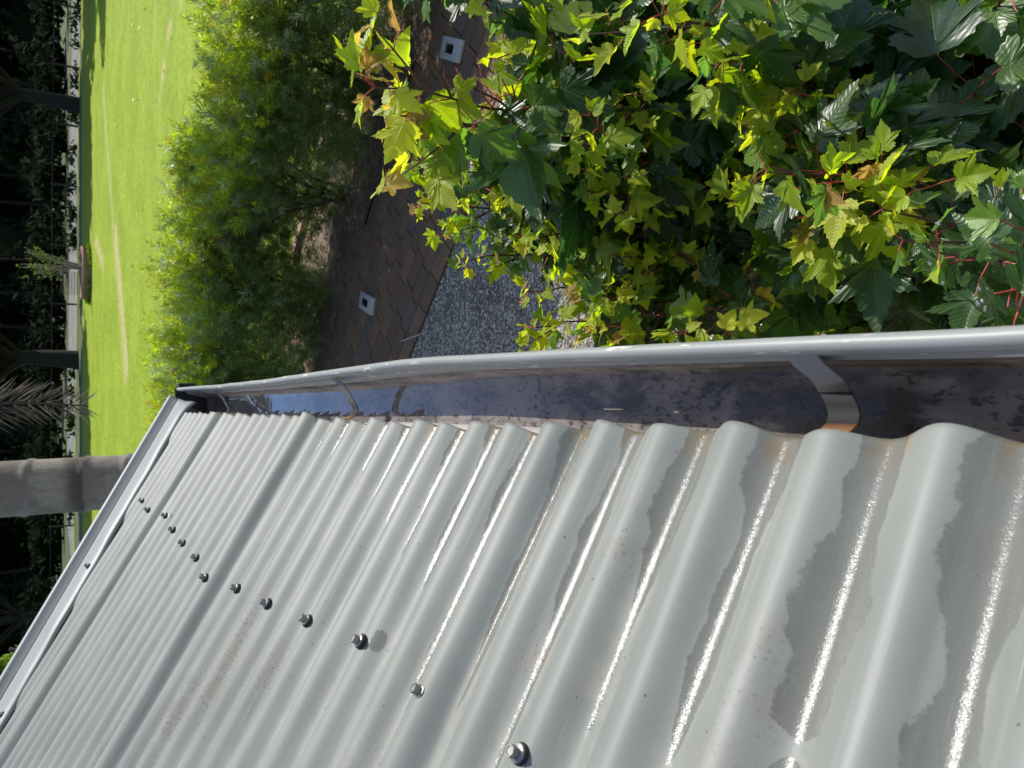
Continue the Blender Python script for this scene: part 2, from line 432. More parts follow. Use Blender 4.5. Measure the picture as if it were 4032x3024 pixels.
# ---- gutter
GY = np.array([-1.2, .2, .46, .66, .86, 1.02, 1.34, 1.80, 2.27, 2.70, 2.95])
GL = np.array([.026, .0345, .0435, .0505, .0565, .0610, .0590, .0555, .0570, .0620, .0640])     # bead centre
GW = np.array([.010, .0185, .027, .0305, .0345, .0310, .0245, .0260, .0280, .030, .031])        # front wall at the water line
def gutter():
    ys = np.concatenate([np.linspace(-1.2, .2, 12), np.linspace(.2, 2.93, 140)[1:]])
    def sm(tab):
        v = np.interp(ys, GY, tab); k = np.hanning(15); k /= k.sum()
        return np.convolve(np.pad(v, 7, mode='edge'), k, 'valid')
    L, W = sm(GL), sm(GW)
    rr = np.random.default_rng(3)
    dent = np.convolve(np.pad(rr.normal(0, 1, len(ys)), 4, mode='edge'), np.hanning(9)/4, 'valid')*0.0006
    L = L+dent
    z0 = H-0.441
    fl = 0.1155+0.010*sstep(ys, .35, 1.4)                # depth of the pan below the eave
    bead_th = np.linspace(-2.3, 2.75, 13)
    prof = []                                            # rows: (x array, dz array)
    for t in bead_th:                                    # rolled bead, from the outside round to the inside
        prof.append((L-0.0022+0.0060*np.cos(t), 0.0310-0.0062*np.sin(t)))
    outer = [(L-0.006, 0.0365+0*L), (L+0.001, 0.052+0*L), (L-0.002, 0.085+0*L), (W+0.012, 0.135+0*L)]
    inner = [(L-0.0085, 0.0365+0*L), (L-0.0095, 0.0405+0*L), (L-0.0055, 0.0445+0*L), (L-0.0065, 0.0500+0*L), (L-0.0125, 0.0540+0*L),
             (0.55*L+0.45*W-0.0045, 0.0660+0*L), (W+0.001, fl-0.006), (W-0.004, fl), (W-0.03, fl+0.001),
             (-0.040+0*L, fl), (-0.052+0*L, fl-0.003)]
    def rows(lst, name, mat, thick=None):
        P = np.zeros((len(lst), len(ys), 3))
        for a, (x, dz) in enumerate(lst):
            P[a, :, 0] = x; P[a, :, 1] = ys; P[a, :, 2] = z0-dz
        b = MB(); b.grid(P); return b
    g_ = rows(prof+inner[:6], 'gutter', None).build('gutter', M_gutter, house)
    m = g_.modifiers.new('thickness', 'SOLIDIFY'); m.thickness = 0.0009; m.offset = 0
    f_ = rows(inner[5:], 'pan', None).build('gutter_pan', M_gfloor, g_)
    m = f_.modifiers.new('thickness', 'SOLIDIFY'); m.thickness = 0.0009; m.offset = 0
    rows(outer, 'front', None).build('gutter_front', M_gutter, g_)
    # back flange, bowed forward in the middle of the run where the sun reaches it
    bow = 0.0180*np.exp(-((ys-1.0)/0.40)**6)
    bk = [(-0.052+bow*0.9, 0.030+0*ys), (-0.050+bow, 0.05+0*ys), (-0.050+bow, fl-0.018), (-0.052+bow*0.8, fl+0.002)]
    rows(bk, 'back', None).build('back_flange', plain_paint('pale_flange', (0.62, 0.57, 0.53), 0.5, 0.15), g_)
    # stop end with a blob of sealant
    e = MB()
    ye = 2.93
    li, wi = np.interp(ye, ys, L), np.interp(ye, ys, W)
    e.box((-0.055, ye, z0-0.140), (li+0.002, ye+0.003, z0-0.020))
    e.build('stop_end', M_dark, g_, smooth=False)
    e = MB(); e.box((li+0.004, ye-0.012, z0-0.085), (li+0.02, ye+0.016, z0-0.030))
    bevel(e.build('end_clip', M_dark, g_), 0.003)
    for Yb in (0.345, 1.33, 2.345, -0.65):
        lx = float(np.interp(Yb, ys, L))
        path = np.array([(lx-0.002, 0.0270), (lx-0.006, 0.0340), (lx-0.016, 0.0440), (lx*0.35, 0.0610), (0.004, 0.0680)])
        path2 = np.array([(0.004, 0.0680), (-0.006, 0.0735), (-0.0135, 0.0740), (-0.0205, 0.0690)])
        path3 = np.array([(-0.0205, 0.0690), (-0.026, 0.056), (-0.030, 0.036), (-0.034, 0.024)])
        def strap(p, mat, name, par, lift=0.0):
            w = 0.0130; b = MB()
            P = np.zeros((len(p), 4, 3))
            for a, (x, dz) in enumerate(p):
                for c_, yy in enumerate((-w, -w*0.9, w*0.9, w)):
                    P[a, c_] = (x, Yb+yy+0.010*(x-0.0)/0.05, z0-dz+lift)
            b.grid(P)
            o = b.build(name, mat, par); m = o.modifiers.new('thickness', 'SOLIDIFY'); m.thickness = 0.0016; m.offset = 0
            return o
        s_ = strap(path, M_strap, 'gutter_bracket', g_)
        strap(path2, M_dark, 'gutter_bracket', g_)  # black middle of the strap: shade put into its colour
        strap(path3, M_rust, 'gutter_bracket', g_)
    return ys, W, fl, z0
gys, gW, gfl, gz0 = gutter()

def water_mat():
    g = Node('gutter_water'); o = g.pos()
    n = g.noise(g.scale(o, (60, 14, 1)), 1.0, 2)
    nb = g.bump(n, 0.05, 0.0006)
    lw = g.n('LayerWeight', ins={'Blend': .5, 'Normal': nb})
    fr = g.math('ADD', .014, g.math('MULTIPLY', g.math('POWER', lw.outputs['Facing'], 3.9), .98))
    gl = g.n('BsdfGlossy', ins={'Roughness': 0.015, 'Color': (0.62, 0.78, 1, 1), 'Normal': nb})
    tr = g.n('BsdfTransparent', ins={'Color': (0.92, 0.92, 0.93, 1)})
    mx = g.n('MixShader', ins={0: fr, 1: tr.outputs[0], 2: gl.outputs[0]})
    return g.done(mx.outputs[0])
b = MB()
ysw = np.linspace(0.2, 2.925, 60)
ww = np.interp(ysw, gys, gW)
P = np.zeros((2, 60, 3)); P[0, :, 0] = ww+0.006; P[1, :, 0] = -0.05; P[:, :, 1] = ysw; P[:, :, 2] = gz0-0.1130
b.grid(P[::-1]); struct(b.build('water', water_mat()), 'still rain water lying in the gutter')

# ---- fascia and wall under the eave
b = MB(); b.box((-0.085, -1.2, H-0.66), (-0.060, 2.80, H-0.47)); bevel(b.build('fascia', M_wall, house), 0.003)
b = MB(); b.box((-0.60, -1.2, H-0.665), (-0.086, 2.80, H-0.645)); b.build('soffit', M_wall, house, smooth=False)
b = MB(); b.box((-2.4, -1.2, 0), (-0.60, 2.60, H-0.665)); b.build('wall', M_wall, house, smooth=False)
gb = MB(); gx = -2.4
gb.add([(-0.60, 2.60, H-0.66), (gx, 2.60, H-0.66), (gx, 2.60, H+0.80), (-0.60, 2.60, H-0.22)], [np.array([[0, 1, 2, 3]])])
gb.build('gable', M_wall, house, smooth=False)

# ================================================================== GROUND
def ground_mat():
    g = Node('open_ground'); o = g.pos()
    c = g.mix(g.noise(o, 0.25, 4), (0.045, 0.07, 0.02), (0.08, 0.10, 0.03))
    return g.done(g.principled(Base_Color=c, Roughness=0.9))
b = MB(); n_ = 41; gx = np.linspace(-700, 700, n_); XX, YY = np.meshgrid(gx, gx+300, indexing='ij')
b.grid(np.stack([XX, YY, 0*XX-0.004], -1)); struct(b.build('ground', ground_mat()))

def pebble_mat():
    g = Node('pebble_gravel'); o = g.pos()
    v = g.n('TexVoronoi', feature='F1', ins={'Scale': 62.0, 'Vector': o})
    cr = g.n('SeparateColor', ins={0: v.outputs['Color']})
    d = v.outputs['Distance']
    c = g.mix(g.step(cr.outputs[0], .1, .9), (0.22, 0.19, 0.155), (0.58, 0.52, 0.43))
    c = g.mix(g.step(cr.outputs[1], 0.78, 0.86), c, (0.15, 0.12, 0.10))
    c = g.mix(g.step(d, 0.45, 0.75), c, (0.10, 0.085, 0.07))
    c = g.mix(g.math('MULTIPLY', g.step(g.noise(o, 3.0, 5, .65), 0.46, 0.64), 0.72), c, (0.085, 0.072, 0.058))
    hgt = g.math('SUBTRACT', 1.0, d)
    return g.done(g.principled(Base_Color=c, Roughness=0.7, Normal=g.bump(hgt, 0.9, 0.012)))
SW = math.sqrt(0.5)
PD = np.array([SW, -SW, 0.0]); PN = np.array([SW, SW, 0.0])   # along / across the path
def pt(a, c, z=0.0):                         # a along the path, c = (x+y)/sqrt2 across
    return PD*a+PN*c+np.array([0, 0, z])
C_FAR, C_NEAR = 8.88*SW, 6.56*SW
b = MB()
b.add([pt(-9, -3, .002), pt(9, -3, .002), pt(9, C_NEAR+.02, .002), pt(-9, C_NEAR+.02, .002)], [np.array([[0, 1, 2, 3]])])
struct(b.build('gravel_bed', pebble_mat(), smooth=False))
# loose pebbles on the bed
rg = np.random.default_rng(11)
ico = []
t = (1+5**.5)/2
icv = unit(np.array([[-1,t,0],[1,t,0],[-1,-t,0],[1,-t,0],[0,-1,t],[0,1,t],[0,-1,-t],[0,1,-t],[t,0,-1],[t,0,1],[-t,0,-1],[-t,0,1]]))
icf = np.array([[0,11,5],[0,5,1],[0,1,7],[0,7,10],[0,10,11],[1,5,9],[5,11,4],[11,10,2],[10,7,6],[7,1,8],[3,9,4],[3,4,2],[3,2,6],[3,6,8],[3,8,9],[4,9,5],[2,4,11],[6,2,10],[8,6,7],[9,8,1]])
b = MB(); cnt = 0
while cnt < 14000:
    x, y = rg.uniform(-.4, 3.6), rg.uniform(.5, 6.6)
    if x+y > 6.52: continue
    cnt += 1
    r = rg.uniform(.005, .0105); q = icv*np.array([r*rg.uniform(.9, 1.5), r*rg.uniform(.8, 1.1), r*rg.uniform(.5, .8)])
    a = rg.uniform(0, 6.28); c, s = math.cos(a), math.sin(a)
    q = q@np.array([[c, s, 0], [-s, c, 0], [0, 0, 1]])
    b.add(q+np.array([x, y, .004+r*.25]), [icf], tone=rg.uniform(0, 1))
g = Node('loose_pebble'); tn = g.attr('tone')
c = g.mix(tn, (0.30, 0.26, 0.21), (0.68, 0.63, 0.56)); c = g.mix(g.step(g.math('FRACT', g.math('MULTIPLY', tn, 37.7)), .80, .84), c, (.17, .13, .10))
pe = b.build('gravel', g.done(g.principled(Base_Color=c, Roughness=0.6)))
tag(pe, 'loose cream and grey pebbles spread below the maple', 'gravel', kind='stuff')

# ---- brick path, each paver real
def brick_mat():
    g = Node('clay_paver'); o = g.pos(); tn = g.attr('tone')
    n = g.noise(o, 60, 5, 0.65); n2 = g.noise(o, 5, 4)
    c = g.mix(tn, (0.155, 0.082, 0.046), (0.235, 0.125, 0.066))
    c = g.mix(g.step(g.math('FRACT', g.math('MULTIPLY', tn, 17.3)), 0.72, 0.9), c, (0.14, 0.105, 0.075))
    c = g.mix(g.math('MULTIPLY', g.step(n2, 0.45, 0.7), 0.65), c, (0.12, 0.090, 0.062))
    c = g.mix(g.math('MULTIPLY', g.step(n, 0.5, 0.7), 0.5), c, (0.075, 0.055, 0.045))
    return g.done(g.principled(Base_Color=c, Roughness=0.75, Normal=g.bump(n, 0.35, 0.004)))
b = MB(); BL, BW = 0.328, (C_FAR-C_NEAR)/10
rb = np.random.default_rng(7)
for row in range(10):
    c0 = C_FAR-(row+1)*BW
    off = 0.0 if row == 0 else (0.5*BL if row % 2 else rb.uniform(0, .12))
    a = -8.0+off
    while a < 1.6:
        dz = rb.normal(0, .0022); g_ = 0.005
        tilt = rb.normal(0, .006, 2)
        x0, x1, y0, y1 = a+g_, a+BL-g_, c0+g_, c0+BW-g_
        top = .028+dz
        bev = .006
        ring0 = [(x0, y0), (x1, y0), (x1, y1), (x0, y1)]
        ring1 = [(x0+bev, y0+bev), (x1-bev, y0+bev), (x1-bev, y1-bev), (x0+bev, y1-bev)]
        def hgt(x, y, z): return z+(x-(x0+x1)/2)*tilt[0]+(y-(y0+y1)/2)*tilt[1]
        V = [pt(x, y, 0.0) for x, y in ring0]+[pt(x, y, hgt(x, y, top-bev)) for x, y in ring0]+[pt(x, y, hgt(x, y, top)) for x, y in ring1]
        f = []
        for k in range(4):
            f += [[k, (k+1) % 4, 4+(k+1) % 4, 4+k], [4+k, 4+(k+1) % 4, 8+(k+1) % 4, 8+k]]
        f.append([8, 9, 10, 11])
        b.add(V, [np.array(f)], tone=rb.uniform(0, 1))
        a += BL
struct(b.build('brick_path', brick_mat(), smooth=False), 'red brick garden path in deep shade')
g = Node('path_joint_sand'); c = g.mix(g.noise(g.pos(), 30, 4), (.02, .017, .013), (.045, .036, .03))
b = MB(); b.add([pt(-9, C_NEAR-.01, .006), pt(9, C_NEAR-.01, .006), pt(9, C_FAR+.01, .006), pt(-9, C_FAR+.01, .006)], [np.array([[0, 1, 2, 3]])])
struct(b.build('path_joints', g.done(g.principled(Base_Color=c, Roughness=.9)), smooth=False))

# ---- two paver lights
def paver_light(p, ang, label):
    t_ = empty('paver_light', label, 'garden light', (p[0], p[1], 0.0), ang, 'white paver lights set on the brick path')
    b = MB(); b.box((-.085, -.165, .026), (.085, .165, .062)); bevel(b.build('housing', plain_paint('white_plastic', (.46, .43, .40), .4, .12), t_), .006)
    b = MB(); b.box((-.048, -.085, .0621), (.048, .085, .0655)); bevel(b.build('bezel', plain_paint('grey_bezel', (.42, .43, .44), .4, .1), t_), .002)
    b = MB(); b.box((-.036, -.068, .0656), (.036, .068, .067)); bevel(b.build('solar_panel', plain_paint('dark_cell', (.006, .008, .010), .2, .05), t_), .001)
    return t_
p = on_ground(1450, 1193, .03); paver_light(p, R_(-20), 'square white paver light with dark panel lying loose, nearer the gutter end')
p = on_ground(1785, 196, .03); paver_light(p, R_(-28), 'square white paver light with dark panel beside the maple leaves')

# ---- mulch bed behind the path, its curb
def mulch_mat():
    g = Node('bark_mulch'); o = g.pos()
    n = g.noise(g.scale(o, (1, 1.6, 1)), 26, 5, 0.7)
    c = g.mix(g.step(n, .35, .68), (.06, .04, .028), (.36, .24, .16))
    c = g.mix(g.math('MULTIPLY', g.step(g.noise(o, 1.6, 3), .45, .65), .5), c, (.05, .045, .02))
    return g.done(g.principled(Base_Color=c, Roughness=.9, Normal=g.bump(n, .8, .03)))
C_CURB = 11.12*SW
b = MB(); na, nc = 130, 16
A, Cc = np.meshgrid(np.linspace(-11, 9, na), np.linspace(C_FAR+.005, C_CURB, nc), indexing='ij')
rz = np.random.default_rng(2).normal(0, .012, A.shape)
b.grid(A[..., None]*PD+Cc[..., None]*PN+np.stack([0*A, 0*A, .012+np.abs(rz)], -1))
struct(b.build('mulch_bed', mulch_mat()))
b = MB(); a = -11.0; rc_ = np.random.default_rng(4)
while a < 9:
    z = .085+rc_.normal(0, .004)
    M = np.eye(4); M[:3, 0] = PD; M[:3, 1] = PN; M[:3, 3] = pt(a, C_CURB)
    b.box((.006, 0, 0), (.224, .11, z), M, tone=rc_.uniform(0, 1)); a += .23
g = Node('curb_brick'); tn = g.attr('tone'); n = g.noise(g.pos(), 40, 4)
c = g.mix(tn, (.34, .20, .17), (.46, .30, .27)); c = g.mix(g.math('MULTIPLY', g.step(n, .5, .7), .4), c, (.2, .13, .1))
cu = b.build('bed_curb', g.done(g.principled(Base_Color=c, Roughness=.8)), smooth=False); struct(cu)

# ---- lawn
def lawn_mat():
    g = Node('mown_lawn'); o = g.pos(); worn = g.attr('worn')
    n1 = g.noise(o, .45, 5, .6); n2 = g.noise(g.scale(o, (1, .45, 1)), 3.2, 5, .7); n3 = g.noise(g.scale(o, (1, .30, 1)), 9, 6, .75)
    c = g.mix(g.step(n1, .3, .7), (.205, .285, .018), (.285, .365, .028))
    c = g.mix(g.math('MULTIPLY', g.step(n2, .45, .75), .55), c, (.37, .40, .055))
    c = g.mix(g.math('MULTIPLY', g.step(n3, .46, .66), .55), c, (.11, .19, .010))
    w = g.step(g.math('ADD', worn, g.math('MULTIPLY', g.math('SUBTRACT', n3, .5), 2.2)), .38, .85)
    c = g.mix(g.math('MULTIPLY', w, .8), c, (.50, .40, .22))
    sh = g.principled(Base_Color=c, Roughness=.75, Specular_IOR_Level=.1, Normal=g.bump(g.math('ADD', n3, n2), .55, .05))
    return g.done(sh)
xs = np.linspace(-42, 42, 140); b = MB()
ctr = np.linspace(0, 1, 160)
XX = np.repeat(xs[:, None], 160, 1)
near = np.maximum(11.22-XX, 2.9)
near = np.where(XX < -2.3, 13.5, near)
YY = near+(49.3+0.05*(XX*0)-near)*ctr[None]**1.2
worn = np.zeros_like(XX)
def track(x0, y0, x1, y1, w, k):
    d = np.array([x1-x0, y1-y0], float); L = np.linalg.norm(d); d /= L
    t = np.clip((XX-x0)*d[0]+(YY-y0)*d[1], 0, L)
    dist = np.hypot(XX-x0-t*d[0], (YY-y0-t*d[1])*0.8)
    return k*np.exp(-(dist/w)**2)
for a_ in ((13.5, 36.0, 1.0, 28.2, .62, .62), (6.4, 31.0, 1.2, 27.5, .5, .9), (12.2, 20.2, 9.2, 21.6, .3, .6), (7.8, 40.0, 6.0, 36.0, .5, .85),
           (9.3, 18.2, 7.7, 20.5, .35, .75), (3.2, 31, .2, 30.0, .3, .45), (16, 27, 13, 29, .4, .5), (10.2, 16.5, 8.7, 17.4, .35, .7)):
    worn = np.maximum(worn, track(*a_))
b.grid(np.stack([XX, YY, 0*XX+.006], -1), worn=worn.ravel())
struct(b.build('lawn', lawn_mat()))

# ================================================================== PLANTS
def leaf_mat(name, fac=0.5, gloss=0.35, dark=1.0, veins=0.35, spec=0.5, tval=3.2, tmul=(1, 1, 1)):
    """per-leaf colour in the 'tint' attribute, light passes through the blade"""
    g = Node(name); tint = g.attr('tint', 0)
    col = tint
    geo = g.n('NewGeometry')
    nrm = None
    if veins:
        co = g.attr('leafco', 1); sp = g.n('SeparateXYZ', ins={0: co})
        ax = g.math('ABSOLUTE', sp.outputs[0]); y = g.math('SUBTRACT', sp.outputs[1], 0.10)
        dmin = None
        for a in (0, 43, 80):
            s_, c_ = math.sin(R_(a)), math.cos(R_(a))
            d = g.math('ABSOLUTE', g.math('SUBTRACT', g.math('MULTIPLY', ax, c_), g.math('MULTIPLY', y, s_)))
            dmin = d if dmin is None else g.math('MINIMUM', dmin, d)
        vein = g.step(dmin, 0.016, 0.004)
        lat = g.math('ABSOLUTE', g.math('SINE', g.math('MULTIPLY', g.math('ADD', y, g.math('MULTIPLY', ax, -0.8)), 38)))
        col = g.mix(g.math('MULTIPLY', vein, veins), col, (.42, .45, .12))
        mott = g.noise(g.pos(), 70, 3)
        col = g.mix(g.math('MULTIPLY', g.step(mott, .45, .7), .22), col, g.mix(0.5, col, (.02, .03, .005)))
        nrm = g.bump(g.math('ADD', g.math('MULTIPLY', lat, .35), g.math('MULTIPLY', vein, -1.0)), .55, .0012)
    rgh = gloss if not veins else g.math('ADD', gloss-.12, g.math('MULTIPLY', g.noise(g.pos(), 45, 3), .28))
    ins = dict(Base_Color=col, Roughness=rgh, Specular_IOR_Level=spec)
    if nrm is not None: ins['Normal'] = nrm
    p = g.principled(**ins)
    tc = g.n('Mix', data_type='RGBA', blend_type='MULTIPLY', ins={0: 1.0, 7: (*tmul, 1)})
    g.t.links.new(col, tc.inputs[6])
    hs = g.n('HueSaturation', ins={'Saturation': 1.08, 'Value': tval, 'Color': tc.outputs[2]})
    tr = g.n('BsdfTranslucent', ins={'Color': hs.outputs[0]})
    mx = g.n('MixShader', ins={0: fac, 1: p, 2: tr.outputs[0]})
    return g.done(mx.outputs[0])

# ---- the maple leaf: lobed, toothed blade folded along its midrib
half = [(.0, .02), (.10, -.045), (.20, -.055), (.27, -.005), (.345, .0), (.36, .06), (.445, .085), (.40, .14), (.425, .20), (.37, .225),
        (.34, .275), (.41, .305), (.44, .375), (.52, .40), (.53, .475), (.625, .565), (.52, .545), (.475, .57), (.42, .535), (.37, .555),
        (.315, .515), (.24, .50), (.262, .57), (.235, .60), (.24, .67), (.185, .70), (.175, .775), (.11, .815), (.09, .885), (.0, 1.02)]
half = np.array(half)
out = np.vstack([half, (half*np.array([-1, 1]))[1:-1][::-1]])
ctrp = np.array([0, .10])
mid1 = ctrp+(out-ctrp)*0.52
LV2 = np.vstack([ctrp[None], mid1, out]); nO = len(out)
f3 = np.array([[0, 1+k, 1+(k+1) % nO] for k in range(nO)])
f4 = np.array([[1+k, 1+nO+k, 1+nO+(k+1) % nO, 1+(k+1) % nO] for k in range(nO)])
def add_leaf(b, base, axis, normal, size, tint, rr, crumple=0.5):
    axis = unit(axis); side = unit(np.cross(axis, normal)); nn = np.cross(side, axis)
    x, y = LV2[:, 0]*rr.uniform(.9, 1.08), LV2[:, 1]
    fold = rr.uniform(-.05, .45)*crumple*1.4
    droop = rr.uniform(.0, .5)
    curl = rr.uniform(-.35, .35)*crumple
    ph = rr.uniform(0, 6.28)
    z = np.abs(x)*fold - droop*y*y*0.55 + curl*x*y - .35*x*x*rr.uniform(0, 1) + crumple*0.035*np.sin(11*x+ph)*np.cos(9*y+ph*1.7)
    V = base+size*(x[:, None]*side+y[:, None]*axis+z[:, None]*nn)
    b.add(V, [f3, f4], tint=np.asarray(tint, float), leafco=np.stack([x, y, 0*x], -1))

maple = empty('maple_tree', 'red stemmed maple with glossy dark leaves and yellow green new growth beside the gutter', 'tree', (0.72, 1.40, 0.0))
ML = np.array([0.72, 1.40, 0.0])
def loc(p): return np.asarray(p)-ML
rm = np.random.default_rng(21)
tips = [(1475, 345, 1.22), (1640, 640, 1.62), (1660, 800, 1.70), (1840, 1030, 1.72), (1990, 110, 1.55), (1960, 470, 1.55), (1930, 640, 1.6),
        (2060, 930, 1.42), (2100, 1290, 1.42), (2160, 680, 1.35), (2270, 560, 1.22), (2350, 760, 1.28), (2620, 50, 1.0), (2780, 170, 1.08),
        (2860, 430, 1.18), (2960, 350, 1.18), (3150, 370, 1.12), (3280, 720, .98), (3470, 650, 1.0), (3520, 790, 1.0), (3230, 850, 1.08),
        (2700, 1310, 1.22), (2480, 1010, 1.4), (2250, 1180, 1.5), (2900, 800, 1.25), (2120, 120, 1.5), (2330, 260, 1.4),
        (1990, 770, 1.6), (1500, -110, 1.38), (2450, 420, 1.3), (2080, 1150, 1.6),
        (1850, 480, 1.65), (1760, 900, 1.75), (2360, 1290, 1.4), (1950, 260, 1.55)]
stems = MB(); fol = MB(); young = MB(); pet = MB(); drops = MB()
TR = np.array([0.72, 1.40, 0.0]); FORK = np.array([0.70, 1.36, 0.42])
trunk = MB(); trunk.tube(bez(loc(TR-[0, 0, .02]), loc([.74, 1.40, .22]), loc(FORK), 8), np.linspace(.030, .020, 8), 10)
DARK = [np.array(c) for c in ((.022, .060, .012), (.028, .072, .014), (.018, .050, .013), (.034, .082, .014))]
MIDC = [np.array(c) for c in ((.105, .195, .025), (.125, .215, .022), (.085, .165, .028))]
YOUNG = [np.array(c) for c in ((.33, .38, .030), (.28, .36, .030), (.37, .40, .040), (.24, .33, .025))]
BRONZE = [np.array(c) for c in ((.30, .22, .050), (.33, .27, .045), (.28, .17, .055))]
LSC = 1.0
def leaf_on(p, tang, sidev, age, rr, scale=1.0):
    """age 0 at the growing tip .. 1 old"""
    q_ = p-EYE; dep = q_@fw
    px_, py_ = 2016+F_PX*(q_@dn)/dep, 3024-(1512+F_PX*(q_@rt)/dep)
    if 1590 < px_ < 1950 and 20 < py_ < 330: return          # a clear view down to the paver light
    size = (0.024+0.080*min(1, age**.75))*scale*LSC*rr.uniform(.82, 1.18)
    pd = unit(sidev*rr.uniform(.7, 1.1)+tang*rr.uniform(.2, .8)+np.array([0, 0, rr.uniform(0, .35)]))
    L = size*rr.uniform(.45, .85)
    tip = p+pd*L
    midp = p+pd*L*.5+np.array([0, 0, .10*L])
    pet.tube(np.array([loc(p), loc(midp), loc(tip)]), [.0007+size*.006, .0005+size*.005, .0005+size*.004], 4, cap=False)
    hz = np.array([pd[0], pd[1], 0.0])
    ax = unit(unit(hz)*1.0+np.array([0, 0, rr.uniform(-1.1, .12) if age > .25 else rr.uniform(-.9, .7)])+rr.normal(0, .25, 3))
    nr = unit(np.array([0, 0, 1.0])+rr.normal(0, .42 if age > .3 else .7, 3))
    nr = unit(nr-ax*(nr@ax))
    r = rr.uniform()
    if age < .10: c = BRONZE[rr.integers(3)] if r < .22 else YOUNG[rr.integers(4)]
    elif age < .36: c = YOUNG[rr.integers(4)] if r < .86 else (MIDC[rr.integers(3)] if r < .98 else BRONZE[rr.integers(3)])
    elif age < .58: c = MIDC[rr.integers(3)] if r < .65 else (YOUNG[rr.integers(4)] if r < .75 else DARK[rr.integers(4)])
    else: c = DARK[rr.integers(4)] if (r < .97 or LSC > 1.2) else MIDC[rr.integers(3)]
    c = c*rr.uniform(.85, 1.15)
    q_ = tip+ax*size*.45-EYE; dep = q_@fw; mg = size*.62*F_PX/dep
    px_, py_ = 2016+F_PX*(q_@dn)/dep, 3024-(1512+F_PX*(q_@rt)/dep)
    if 1735-mg < px_ < 1835+mg and 150-mg < py_ < 245+mg: return
    add_leaf(young if age < .36 else fol, loc(tip), ax, nr, size, c, rr, 1.35 if age < .3 else 1.15)
    if age > .3 and rr.uniform() < .55:
        side = unit(np.cross(ax, nr)); nn = np.cross(side, ax)
        for _ in range(rr.integers(2, 7)):
            x, y = rr.uniform(-.25, .25), rr.uniform(.1, .6)
            q = tip+size*(x*side+y*ax)+nn*.0012
            rad = rr.uniform(.0010, .0021)
            drops.add(loc(q)+icv*np.array([rad, rad, rad*.7]), [icf])
def shoot(a, tipp, rr, yl=.36, young_tip=True, r0=.0075, nsp=.05):
    d = tipp-a; L = np.linalg.norm(d)
    bow = a+d*.5+np.array([d[0]*.10, d[1]*.10, -.05*L])+rr.normal(0, .03, 3)
    n = max(6, int(L/nsp)); P = bez(a, bow, tipp, n)
    P[1:-1] += rr.normal(0, .004, (n-2, 3))
    stems.tube(np.array([loc(q) for q in P]), np.linspace(r0, .0014, n), 6)
    T = unit(np.gradient(P, axis=0))
    fromtip = (L*np.linspace(1, 0, n))
    rot = rr.uniform(0, 3.14)
    for k in range(1, n):
        ft = fromtip[k]
        if ft > L*.80: continue
        age = min(1.0, ft/yl) if young_tip else min(1.0, .45+ft/.3)
        rot += math.pi/2+rr.normal(0, .2)
        a1 = unit(np.cross(T[k], [0.1, .2, 1.0])); a2 = np.cross(T[k], a1)
        sv = a1*math.cos(rot)+a2*math.sin(rot)
        for sg in (1, -1):
            if rr.uniform() < .92: leaf_on(P[k], T[k], sv*sg, age, rr)
        if ft > .06 and ft < L*.7 and rr.uniform() < .62:          # side twig
            tw = unit(sv*rr.choice([-1, 1])*.8+T[k]*.6+np.array([0, 0, .3])+rr.normal(0, .2, 3))*rr.uniform(.06, .15)
            Q = bez(P[k], P[k]+tw*.5+[0, 0, -.01], P[k]+tw, 4)
            stems.tube(np.array([loc(q) for q in Q]), np.linspace(.0026, .0011, 4), 5)
            for m, ag in ((1, min(1, age*.9)), (2, age*.5), (3, age*.22)):
                b1 = unit(np.cross(tw, [.3, .1, 1.0])); b2 = unit(np.cross(tw, b1)); an = rr.uniform(0, 3.1)
                s2 = b1*math.cos(an)+b2*math.sin(an)
                for sg in (1, -1): leaf_on(Q[m], unit(tw), s2*sg, ag, rr, .9)
    if young_tip:
        for _ in range(4):
            leaf_on(tipp, T[-1], unit(rr.normal(0, 1, 3)), rr.uniform(.01, .16), rr)
# limbs from the fork
limbs = []
for k in range(9):
    an = k*2*math.pi/9+rm.normal(0, .2)
    e = FORK+np.array([math.cos(an)*rm.uniform(.16, .34), math.sin(an)*rm.uniform(.16, .34), rm.uniform(.45, .85)])
    P = bez(FORK, FORK+np.array([0, 0, .25]), e, 7)
    trunk.tube(np.array([loc(q) for q in P]), np.linspace(.016, .0085, 7), 8)
    limbs.append(e)
limbs = np.array(limbs)
def nearest_limb(p):
    d = np.linalg.norm(limbs[:, :2]-np.asarray(p)[:2], axis=1)+.35*np.abs(limbs[:, 2]-1.0)
    return limbs[int(np.argmin(d))]
for k_, (X, Y, d) in enumerate(tips):
    tp = at_dist(X, Y, d)
    LSC = 1.5 if k_ == 0 else (.82 if X < 2550 else 1.0)
    shoot(nearest_limb(tp), tp, rm, yl=(.40 if k_ == 0 else .27) if X < 2550 else (.23 if X < 3000 else .15), nsp=.036 if X < 2550 else .048)
LSC = 1.3
LSC = .5
shoot(nearest_limb(at_dist(4000, 1200, .66)), at_dist(4010, 1225, .66), rm, young_tip=False, r0=.005)
LSC = 1.5
shoot(nearest_limb(at_dist(1580, 470, 1.3)), at_dist(1570, 455, 1.3), rm, yl=.42)
# the side of the crown turned away from the house, outside the picture: it throws the shade
LSC = 1.35
for k in range(34):
    tp = np.array([rm.uniform(1.05, 2.0), rm.uniform(.45, 1.75), rm.uniform(1.3, 2.05)])
    dep = tp[1]*.84+(H-tp[2])*.54
    if tp[0]/dep < .62: continue
    shoot(nearest_limb(tp), tp, rm, young_tip=False, r0=.006)
